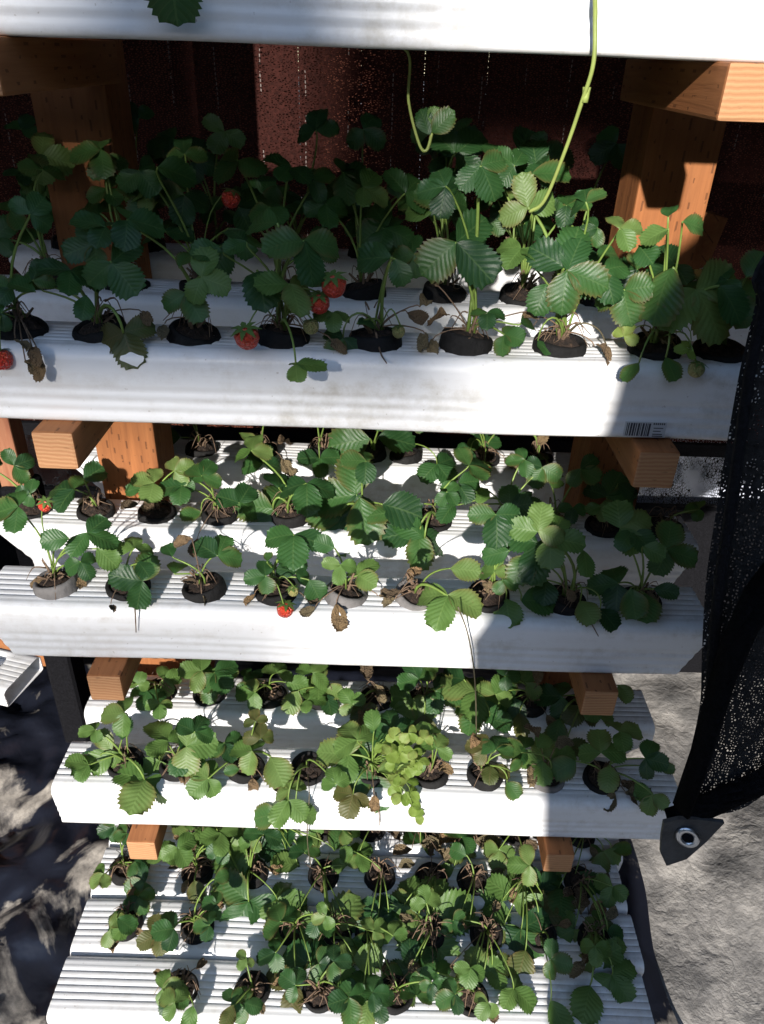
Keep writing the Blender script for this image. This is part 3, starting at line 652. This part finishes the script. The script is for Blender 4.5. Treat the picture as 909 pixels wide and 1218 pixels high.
# top tier plants (their stems and runners hang down into view)
for k in ('00',):
    for i in range(9):
        if i in (1, 2): continue
        plant(k, i, auto=5, ah=(.05, .13), asz=(.024, .036))
by_rail = {}
for p in PLANTS:
    rx0, rx1, ry, rz, ro = RAILS[p['rail']]
    if p['rail'][0] == '0': p['X'] = -.5+.115*p['u']*(1 if p['rail'] == '00' else .95)
    else: p['X'] = x_at(p['u'], ry, rz)
    by_rail.setdefault(p['rail'], []).append(p)
for k, L in by_rail.items():
    L.sort(key=lambda p: -p['X'])
    for i, p in enumerate(L): p['ord'] = i
for pi, p in enumerate(PLANTS):
    r = random.Random(1000+pi); rx0, rx1, ry, rz, ro = RAILS[p['rail']]; x = min(max(p['X'], rx0+.035), rx1-.035)
    base = Vector((x, ry, rz)); root = empty('strawberry_plant', base); off = base
    extra = ''
    if any(b[3] == 'red' for b in p['berries']): extra = ' bearing red fruit'
    elif len(p['dry']) > 2: extra = ' with many dry leaves'
    elif p['dusty']: extra = ' in a dusty cup'
    tag(root, 'strawberry plant%s, %s from the net end, %s' % (extra, ORD[p['ord']], rail_phrase(p['rail'])), 'plant', 'strawberry plants on the '+rail_phrase(p['rail']))
    cm = r.choice(CUPD) if p['dusty'] else r.choice(CUPS)
    cup = link('net_cup', cm, root); cup.rotation_euler = (r.uniform(.05, .28), r.uniform(-.14, .14), r.uniform(0, 6)); cup.location = (0, 0, r.uniform(-.001, .004))
    so_ = link('potting_mix', r.choice(SOIL), root); so_.rotation_euler = cup.rotation_euler; so_.location = cup.location
    if p['roots']:
        rt_ = link('root_tuft', r.choice(ROOT), root); rt_.rotation_euler = (.12, 0, r.uniform(0, 6)); rt_.location = (0, 0, .001)
        if p['rail'][0] == '4': rt_.scale = (1.25, 1.25, 1.15)
    crown = base+Vector((r.uniform(-.004, .004), r.uniform(-.003, .003), .012))
    for lf in p['leaves']:
        u, v, s, a, fl = lf[:5]; dy = lf[5] if len(lf) > 5 else -.015+r.uniform(-.022, .018)
        J = on_y(u, v, ry+dy)
        if J.z < rz+.008 and J.y > ry-RW*.45: J = on_z(u, v, rz+.012)
        if J.z < rz+.008: J = on_y(u, v, ry-RW*.47-.016)      # hangs over the rail's front
        depth = (J-CP).dot(FW); size = s/FPX*depth*1.04
        kind = 'l' if 'l' in fl else 'r' if 'r' in fl else 'n'
        if p['rail'][0] in '34':
            size *= 1.08 if p['rail'][0] == '4' else .95
            if kind == 'n' and r.random() < .55: kind = 'l'
            if kind == 'n' and r.random() < .12: kind = 'r'
        elif kind == 'n' and r.random() < (.16 if p['rail'][0] == '2' else .05): kind = 'l'
        rad = .0017 if s > 36 else .0011
        add_leaf(root, crown+Vector((r.uniform(-.006, .006), r.uniform(-.006, .006), 0)), J, size, a, kind, r, 's' in fl, 'stalk', rad)
    low = 1 if p['rail'][0] == '4' else 1 if p['rail'][0] == '3' else 0
    for i in range(low):
        th = r.uniform(0, 6.28); rr_ = r.uniform(.035, .075)
        J = crown+Vector((rr_*math.cos(th), rr_*.75*math.sin(th)-.01, r.uniform(.012, .045)))
        add_leaf(root, crown, J, r.uniform(.024, .036), r.uniform(0, 360), r.choice('nnnllllr'), r, r.random() < .2)
    for i in range(p['auto']):
        th = r.uniform(0, 6.28); h = r.uniform(*p['ah']); rr_ = r.uniform(.02, .055)
        J = crown+Vector((rr_*math.cos(th), rr_*.7*math.sin(th)-.012, h))
        add_leaf(root, crown, J, r.uniform(*p['asz']), r.uniform(0, 360), 'l' if r.random() < (.5 if p['rail'][0] in '34' else .12) else 'n', r, r.random() < .12)
    if p['rail'][0] == '4':
        for i in range(r.choice((1, 2, 3))):
            th = r.uniform(0, 6.28); J = crown+Vector((.03*math.cos(th), .03*math.sin(th), r.uniform(-.002, .012)))
            st = link('dry_stalk', mesh('dry_stalk', *tube(bez(crown-base, crown-base+Vector((0, 0, .014)), J-base+Vector((0, 0, .010)), J-base, 6), .0009, .0006, 5)), root, M['root'])
            put_leaflet(st, base, J, (Vector((0, 0, 1))+jit(r, .6)).normalized(), Vector((math.cos(th), math.sin(th), -.2)), r.uniform(.018, .032), 'd', r)
    for (u, v, s, k) in p['berries']:
        P = on_y(u, v, ry-.028)
        if P.z < rz+.006: P = on_y(u, v, ry-RW*.47-s/FPX*.55)
        depth = (P-CP).dot(FW); add_berry(root, crown, P, s/FPX*depth*(1.35 if k == 'red' else .95), k, r)
    for (u, v, s, a) in p['dry']:
        J = on_y(u, v, ry-.01+r.uniform(-.012, .012))
        if J.z < rz+.006:
            J = on_z(u, v, rz+.010)
            if J.y < ry-RW*.45: J = on_y(u, v, ry-RW*.47-.010)
        depth = (J-CP).dot(FW)
        n = (Vector((0, 0, 1))*.5+CAMD(J)*.5+jit(r, .5)).normalized()
        off_ = base
        st = link('dry_stalk', mesh('dry_stalk', *tube(bez(crown-off_, crown-off_+Vector((0, 0, .012)), J-off_+Vector((0, 0, .008)), J-off_, 6), .0009, .0006, 5)), root, M['root'])
        put_leaflet(st, off_, J, n, img_dir(a), s/FPX*depth*1.05, 'd', r)
    for (u, v, s) in p['small']:
        J = on_y(u, v, ry-.03-.02*r.random())
        if J.z < rz+.004: J = on_y(u, v, ry-RW*.47-.012)
        depth = (J-CP).dot(FW); add_leaf(root, crown, J, s/FPX*depth, r.uniform(0, 360), 'p', r, False, 'stalk', .0006)

# ------------------------------------------------------------------ runners and hanging stems (each grows from one plant)
def find(rail, X): return min([p for p in by_rail[rail]], key=lambda p: abs(p['X']-X))
roots_by = {}
def runner(label, pts, r0, r1, mat, group='strawberry runners hanging down'):
    P = catmull(pts, 7); b = P[0]
    o = link('runner', mesh('runner', *tube([q_-b for q_ in P], r0, r1, 8)), None, mat); o.location = b
    return tag(o, label, 'runner', group)
run = runner('thick yellow green runner dangling from the top tier to a pale leaf', [(.19, .04, 1.504), (.19, -.006, 1.514), on_y(709, -25, -.024), on_y(708, 20, -.022), on_y(706, 75, -.022), on_y(692, 122, -.012), on_y(672, 180, .005), on_y(648, 238, .022), on_y(630, 252, .03)], .0019, .0016, M['runner'])
kn = link('node', mesh('node', *tube([(0, 0, .005), (0, 0, .002), (0, 0, -.002), (0, 0, -.006)], .0034, .0028, 8)), run, M['runner']); kn.location = on_y(697, 112, -.013)-Vector(run.location)
tag(run)
r2 = runner('thin green runner with a small plantlet at its tip, above the large leaves', [(.015, .09, 1.50), (.018, .1, 1.43), on_y(485, 62, .10), on_y(486, 120, .10), on_y(499, 172, .10), on_y(508, 178, .10), on_y(514, 158, .10)], .0012, .0016, M['runner'])
rr2 = random.Random(4)
for (u, v, s, a, k) in ((512, 160, 30, -110, 'n'), (514, 158, 34, -40, 'n'), (515, 150, 22, -85, 'l')):
    J = on_y(u, v, .098); put_leaflet(r2, Vector(r2.location), J, (CAMD(J)+jit(rr2, .4)).normalized(), img_dir(a), s/FPX*(J-CP).dot(FW), k, rr2)
rt3 = runner('drooping runner leaf hanging over the edge of the top rail', [(-.137, .03, 1.504), (-.137, -.004, 1.512), (-.137, -.014, 1.49), on_y(203, -45, -.016)], .0014, .0012, M['stalk'])
J = on_y(203, -50, -.020); put_leaflet(rt3, Vector(rt3.location), J, Vector((0, -1, .18)).normalized(), img_dir(92), .042, 'n', rr2)
runner('thin dark runner falling from the pale leaf on the third tier', [on_y(545, 722, -.03), on_y(556, 752, -.022), on_y(563, 790, -.02), on_y(566, 830, .02), on_y(567, 880, .06), on_y(570, 905, .05)], .0009, .0008, M['stalk_dark'])
runner('thin brown runner hanging beside the clump of dry leaves on the fourth tier', [on_z(366, 918, .508), on_y(368, 945, -.014), on_y(366, 975, -.010), on_y(366, 1003, -.010), on_y(370, 1030, .02)], .0008, .0007, M['stalk_dark'])
runner('bare curved stem over the potted plants on the second tier front rail', [on_z(668, 405, 1.165), on_y(690, 385, .03), on_y(712, 392, .03), on_z(722, 412, 1.163)], .0009, .0008, M['stalk_dark'])
for lb, pts in (('dry stem hanging down the front of the third tier rail', [on_z(160, 716, .833), on_y(161, 730, -.006), on_y(162, 752, -.006)]),
                ('dry twig lying over the front edge of the third tier rail beside small leaves', [on_z(690, 715, .842), on_z(700, 735, .838), on_y(712, 757, -.008)]),
                ('pair of thin roots trailing down the fourth tier front rail', [on_z(447, 942, .508), on_y(450, 958, -.006), on_y(452, 982, -.006)]),
                ('long thin root beside the light green weed', [on_z(466, 938, .508), on_y(468, 948, -.006), on_y(470, 957, -.006)]),
                ('dry forked twig drooping from the bottom tier', [on_z(375, 1170, .20), on_z(386, 1185, .20), on_z(392, 1203, .192)]),
                ('curled root trailing from the black cup with the tall leaf', [on_z(447, 395, 1.178), on_y(453, 420, .012), on_z(460, 432, 1.164)])):
    runner(lb, pts, .0011, .0006, M['root'], 'dry stems and roots')

# ------------------------------------------------------------------ nets round the rack
def net_sheet(name, x0, x1, z0, z1, y, mat, label, cat, amp=.012, nx=80, nz=40, seed=0):
    V = []; F = []
    for j in range(nz+1):
        for i in range(nx+1):
            x = x0+(x1-x0)*i/nx; z = z0+(z1-z0)*j/nz
            V.append((x, y+amp*(noise.noise((x*4+seed, z*.8, 1))+.4*noise.noise((x*13, z*2, seed))), z))
    for j in range(nz):
        for i in range(nx): F.append((j*(nx+1)+i, j*(nx+1)+i+1, (j+1)*(nx+1)+i+1, (j+1)*(nx+1)+i))
    o = link(name, mesh(name, V, F), None, mat)
    return tag(o, label, cat)
bn = net_sheet('back_net', -1.9, 1.9, .69, 2.5, .80, M['net_back'], 'dark brown knitted shade net hanging behind the rack, with rows of pale dots', 'shade net')
ln = net_sheet('lower_net', -1.9, 1.9, .53, .69, .798, M['net_low'], 'open black net strip below the brown net, added pale sheet showing through', 'shade net', .006, nz=8)
hem = link('hem', box_mesh('hem', (-1.9, .782, .505), (1.9, .80, .537), .002), ln, M['net_solid'])
hem2 = link('hem', box_mesh('hem', (-1.9, .780, .675), (1.9, .793, .705), .002), bn, M['net_solid'])
net_sheet('black_liner_curtain', -1.9, 1.9, .0, .53, .822, M['net_solid'], 'black sheet hanging below the brown net behind the rack', 'black sheet', .02, seed=5)
net_sheet('daylight_sheet', .50, 1.5, .02, .80, .93, M['daylight'], 'added pale blue sheet standing in for bright ground behind the net', 'plastic sheet', .01, seed=8)  # added sheet whose colour stands in for daylight through the net
fence = tag(empty('wooden_fence', (0, 1.25, 0)), 'red brown board fence behind the knitted net', 'fence')
for i in range(28):
    b = link('board', box_mesh('board', (-.0702, 0, .0), (.0702, .018, 2.3+.02*random.random()), .002), fence, M['fence']); b.location = (-1.95+.142*i, random.uniform(-.004, .004), 0)
for z in (.4, 1.9):
    link('stringer', box_mesh('stringer', (-2.0, .02, z), (2.02, .06, z+.09), .003), fence, M['fence'])

# hanging flap of black net at the rail ends
flap = tag(empty('net_flap', (.34, -.25, .77)), 'black knitted net flap with a metal eyelet in its corner, hanging over the rail ends', 'net flap')
fo = Vector(flap.location)
edge_px = [(915, 290), (897, 360), (880, 440), (868, 530), (856, 620), (845, 700), (838, 790), (834, 850), (818, 915), (797, 965)]
FY = -.25
E_ = [on_y(u, v, FY) for u, v in edge_px]
E_ = [Vector((.42, FY, 2.3)), Vector((.40, FY, 1.75)), Vector((.345, FY, 1.46))]+E_[0:]
E_ = catmull(E_, 5)
bot0 = on_y(838, 962, FY); bot1 = on_y(909, 933, FY)
V = []; F = []; nx = 46; m = len(E_)
slope = (bot1.z-bot0.z)/(bot1.x-bot0.x)
for j, e in enumerate(E_):
    for i in range(nx+1):
        s = (i/nx)**1.4; x = e.x+(1.15-e.x)*s
        zb = E_[-1].z+(x-E_[-1].x)*slope*.55; zt = 2.3; k = j/(m-1)
        z = e.z+s*((zt+(zb-zt)*k)-e.z)*min(1, s*2.5)
        z = max(z, zb) if j < m-1 else zb
        y = FY+.030*math.sin(x*26+z*3.0)*min(1, s*9)+.014*noise.noise((x*9, z*6, 2))-.10*s
        V.append(Vector((x, y, z))-fo)
for j in range(m-1):
    for i in range(nx): F.append((j*(nx+1)+i, j*(nx+1)+i+1, (j+1)*(nx+1)+i+1, (j+1)*(nx+1)+i))
link('netting', mesh('netting', V, F), flap, M['net'])
# rolled side edge and bottom hem
sidep = [e-fo+Vector((.004, -.006, 0)) for e in E_]
link('rolled_edge', mesh('rolled_edge', *tube(sidep, .0025, .005, 8)), flap, M['net_solid'])
def strip(name, top, bottom, mat, parent, bulge=.006, n=6):
    V = []; F = []; k = len(top)
    for a, b in zip(top, bottom):
        for i in range(n+1):
            t = i/n; p = a.lerp(b, t)+Vector((0, -bulge*math.sin(t*math.pi), 0)); V.append(p)
    for j in range(k-1):
        for i in range(n): F.append((j*(n+1)+i, j*(n+1)+i+1, (j+1)*(n+1)+i+1, (j+1)*(n+1)+i))
    bm = bmesh.new(); vs = [bm.verts.new(p) for p in V]
    for f in F: bm.faces.new([vs[i] for i in f])
    bmesh.ops.solidify(bm, geom=bm.faces[:], thickness=.002); me = D.meshes.new(name); bm.to_mesh(me); bm.free()
    me.polygons.foreach_set('use_smooth', [True]*len(me.polygons))
    return link(name, me, parent, mat)
tp = [on_y(u, v, FY-.014)-fo for u, v in ((790, 962), (815, 953), (845, 940), (880, 925), (915, 908), (990, 880))]
bt = [on_y(u, v, FY-.014)-fo for u, v in ((793, 985), (815, 982), (845, 973), (880, 957), (915, 942), (990, 915))]
strip('bottom_hem', tp, bt, M['net_solid'], flap, .010)
# folded double layer running up from the corner
tp = [on_y(u, v, FY-.022)-fo for u, v in ((800, 955), (822, 890), (840, 820), (858, 760), (885, 700), (915, 660))]
bt = [on_y(u, v, FY-.020)-fo for u, v in ((822, 958), (838, 915), (856, 862), (872, 812), (897, 755), (927, 715))]
strip('fold', tp, bt, M['net_solid'], flap, .016)
pz = FY-.026
patch = prism('corner_patch', [on_y(u, v, pz)-fo for u, v in ((790, 979), (808, 975), (831, 975), (862, 979), (840, 1002), (817, 1022), (793, 1030), (786, 1015), (787, 996))], (0, .004, 0), flap, M['patch'])
gc = on_y(818, 996, pz-.003)-fo
def torus(R_, r_, n=32, k=10):
    V = []; F = []
    for i in range(n):
        a = 2*math.pi*i/n
        for j in range(k):
            b = 2*math.pi*j/k; V.append(((R_+r_*math.cos(b))*math.cos(a), (R_+r_*math.cos(b))*math.sin(a), r_*.6*math.sin(b)))
    for i in range(n):
        for j in range(k): F.append((i*k+j, ((i+1) % n)*k+j, ((i+1) % n)*k+(j+1) % k, i*k+(j+1) % k))
    return mesh('eyelet', V, F)
ey = link('eyelet', torus(.0088, .0033), flap, M['metal']); ey.location = gc; ey.rotation_euler = (math.radians(82), math.radians(-40), 0); ey.scale = (.82, 1.12, 1)
hole = link('eyelet_hole', mesh('eyelet_hole', *tube([(0, 0, -.0008), (0, 0, .0008)], .0068, n=24)), ey, M['net_solid'])

# unseen cloths added behind the camera, outlines shaped to shade parts of the rack
def back_from(x, z, y):                               # where the sunlight that falls on (x, 0, z) crosses depth y
    t = (y-0)/SUN.y; return Vector((x, 0, z))+SUN*t
cs = tag(empty('shadow_caster', (.2, -1.25, 0)), 'unseen black cloth added to cast the photographer shadow on the rack', 'occluder'); co_ = Vector(cs.location)  # added cloth cut to the outline of the photographer's shadow
LE = [(.30, -.30), (.345, .05), (.335, .22), (.300, .40), (.285, .52), (.225, .62), (.165, .72), (.155, .80), (.20, .90), (.250, 1.0), (.268, 1.10), (.275, 1.20), (.33, 1.30), (.40, 1.37), (.43, 1.45), (.45, 1.7)]
RE = [.50, .53, .54, .54, .54, .54, .52, .50, .50, .48, .48, .48, .48, .48, .50, .50]
V = []; F = []; n = 10
for (xl, z), xr in zip(LE, RE):
    a = back_from(xl, z, -1.25); b = back_from(xr, z, -1.25)
    for i in range(n+1):
        p = a.lerp(b, i/n); p.y += .03*math.sin(i*2.2+z*3)*(0 < i < n); V.append(p-co_)
for j in range(len(LE)-1):
    for i in range(n): F.append((j*(n+1)+i, j*(n+1)+i+1, (j+1)*(n+1)+i+1, (j+1)*(n+1)+i))
link('cloth', mesh('cloth', V, F), cs, M['net_solid'])

def blocker(label, poly, y):  # added out of view, outline traced back along the sun to shape shade
    P = [back_from(x, z, y+dy) for x, z, dy in poly]; o = P[0]
    ob = prism('sun_blocker', [p-o for p in P], (0, -.003, 0), None, M['net_solid']); ob.location = o
    return tag(ob, label, 'shade sail', 'unseen shade panels added behind the camera')
blocker('unseen black panel added to shade the upper tiers, with a slanting edge', [(-9, 1.075, 0), (-.30, 1.075, 0), (.12, 1.085, .05), (.165, 1.14, 0), (.10, 1.30, 0), (.04, 1.50, 0), (.0, 1.64, 0), (-.24, 1.64, 0), (-.27, 1.44, 0), (-.37, 1.44, 0), (-.39, 2.9, .4), (-9, 2.9, .4)], -11)
blocker('unseen black panel added to shade the back net, with a straight lower edge', [(-.26, 1.525, 0), (9, 1.525, 0), (9, 2.9, .4), (-.26, 2.9, .4)], -11.2)
blocker('unseen narrow black panel added to shade the third tier front rail', [(-2.6, .70, 0), (-.25, .70, 0), (-.03, .72, 0), (-.0, .77, 0), (-.06, .825, 0), (-2.6, .815, 0)], -11.4)
roof = net_sheet('sky_blocker', -1.9, 1.9, -.35, 1.2, 2.02, M['net_solid'], 'unseen black cloth added over the rack to block sky light', 'shade cloth')  # added overhead, out of view, to darken the back of the rack
for v in roof.data.vertices: v.co = Vector((v.co.x, v.co.z, v.co.y))
for xx, lb in ((-1.45, 'unseen black cloth added beyond the reddish post to block side light'), (1.45, 'unseen black cloth added beyond the hanging net flap to block side light')):
    sc_ = net_sheet('side_blocker', -2.4, .8, .0, 2.02, 0, M['net_solid'], lb, 'shade cloth', .02, 40, 40, 3)  # added out of view to cut ambient light from the sides
    for v in sc_.data.vertices: v.co = Vector((xx+v.co.y, v.co.x, v.co.z))

# unseen hedge added far behind the camera to block the low sky
V = []; F = []; nx, nz = 200, 30
for j in range(nz+1):
    for i in range(nx+1):
        x = -60+120*i/nx; z = 10.2*j/nz
        V.append((x, -30+.5*noise.noise((x*1.3, z*1.3, 0))+.2*noise.noise((x*4, z*4, 3)), z+(.25*noise.noise((x*1.1, 7, 2)) if j == nz else 0)))
for j in range(nz):
    for i in range(nx): F.append((j*(nx+1)+i, j*(nx+1)+i+1, (j+1)*(nx+1)+i+1, (j+1)*(nx+1)+i))
hd = link('added_hedge', mesh('added_hedge', V, F, False), None, simple('hedge_green', (.03, .055, .02), .8, .6, 8, .8))
sm = hd.modifiers.new('thick', 'SOLIDIFY'); sm.thickness = -.8
tag(hd, 'tall dark green hedge added unseen behind the camera to block low sky', 'hedge')
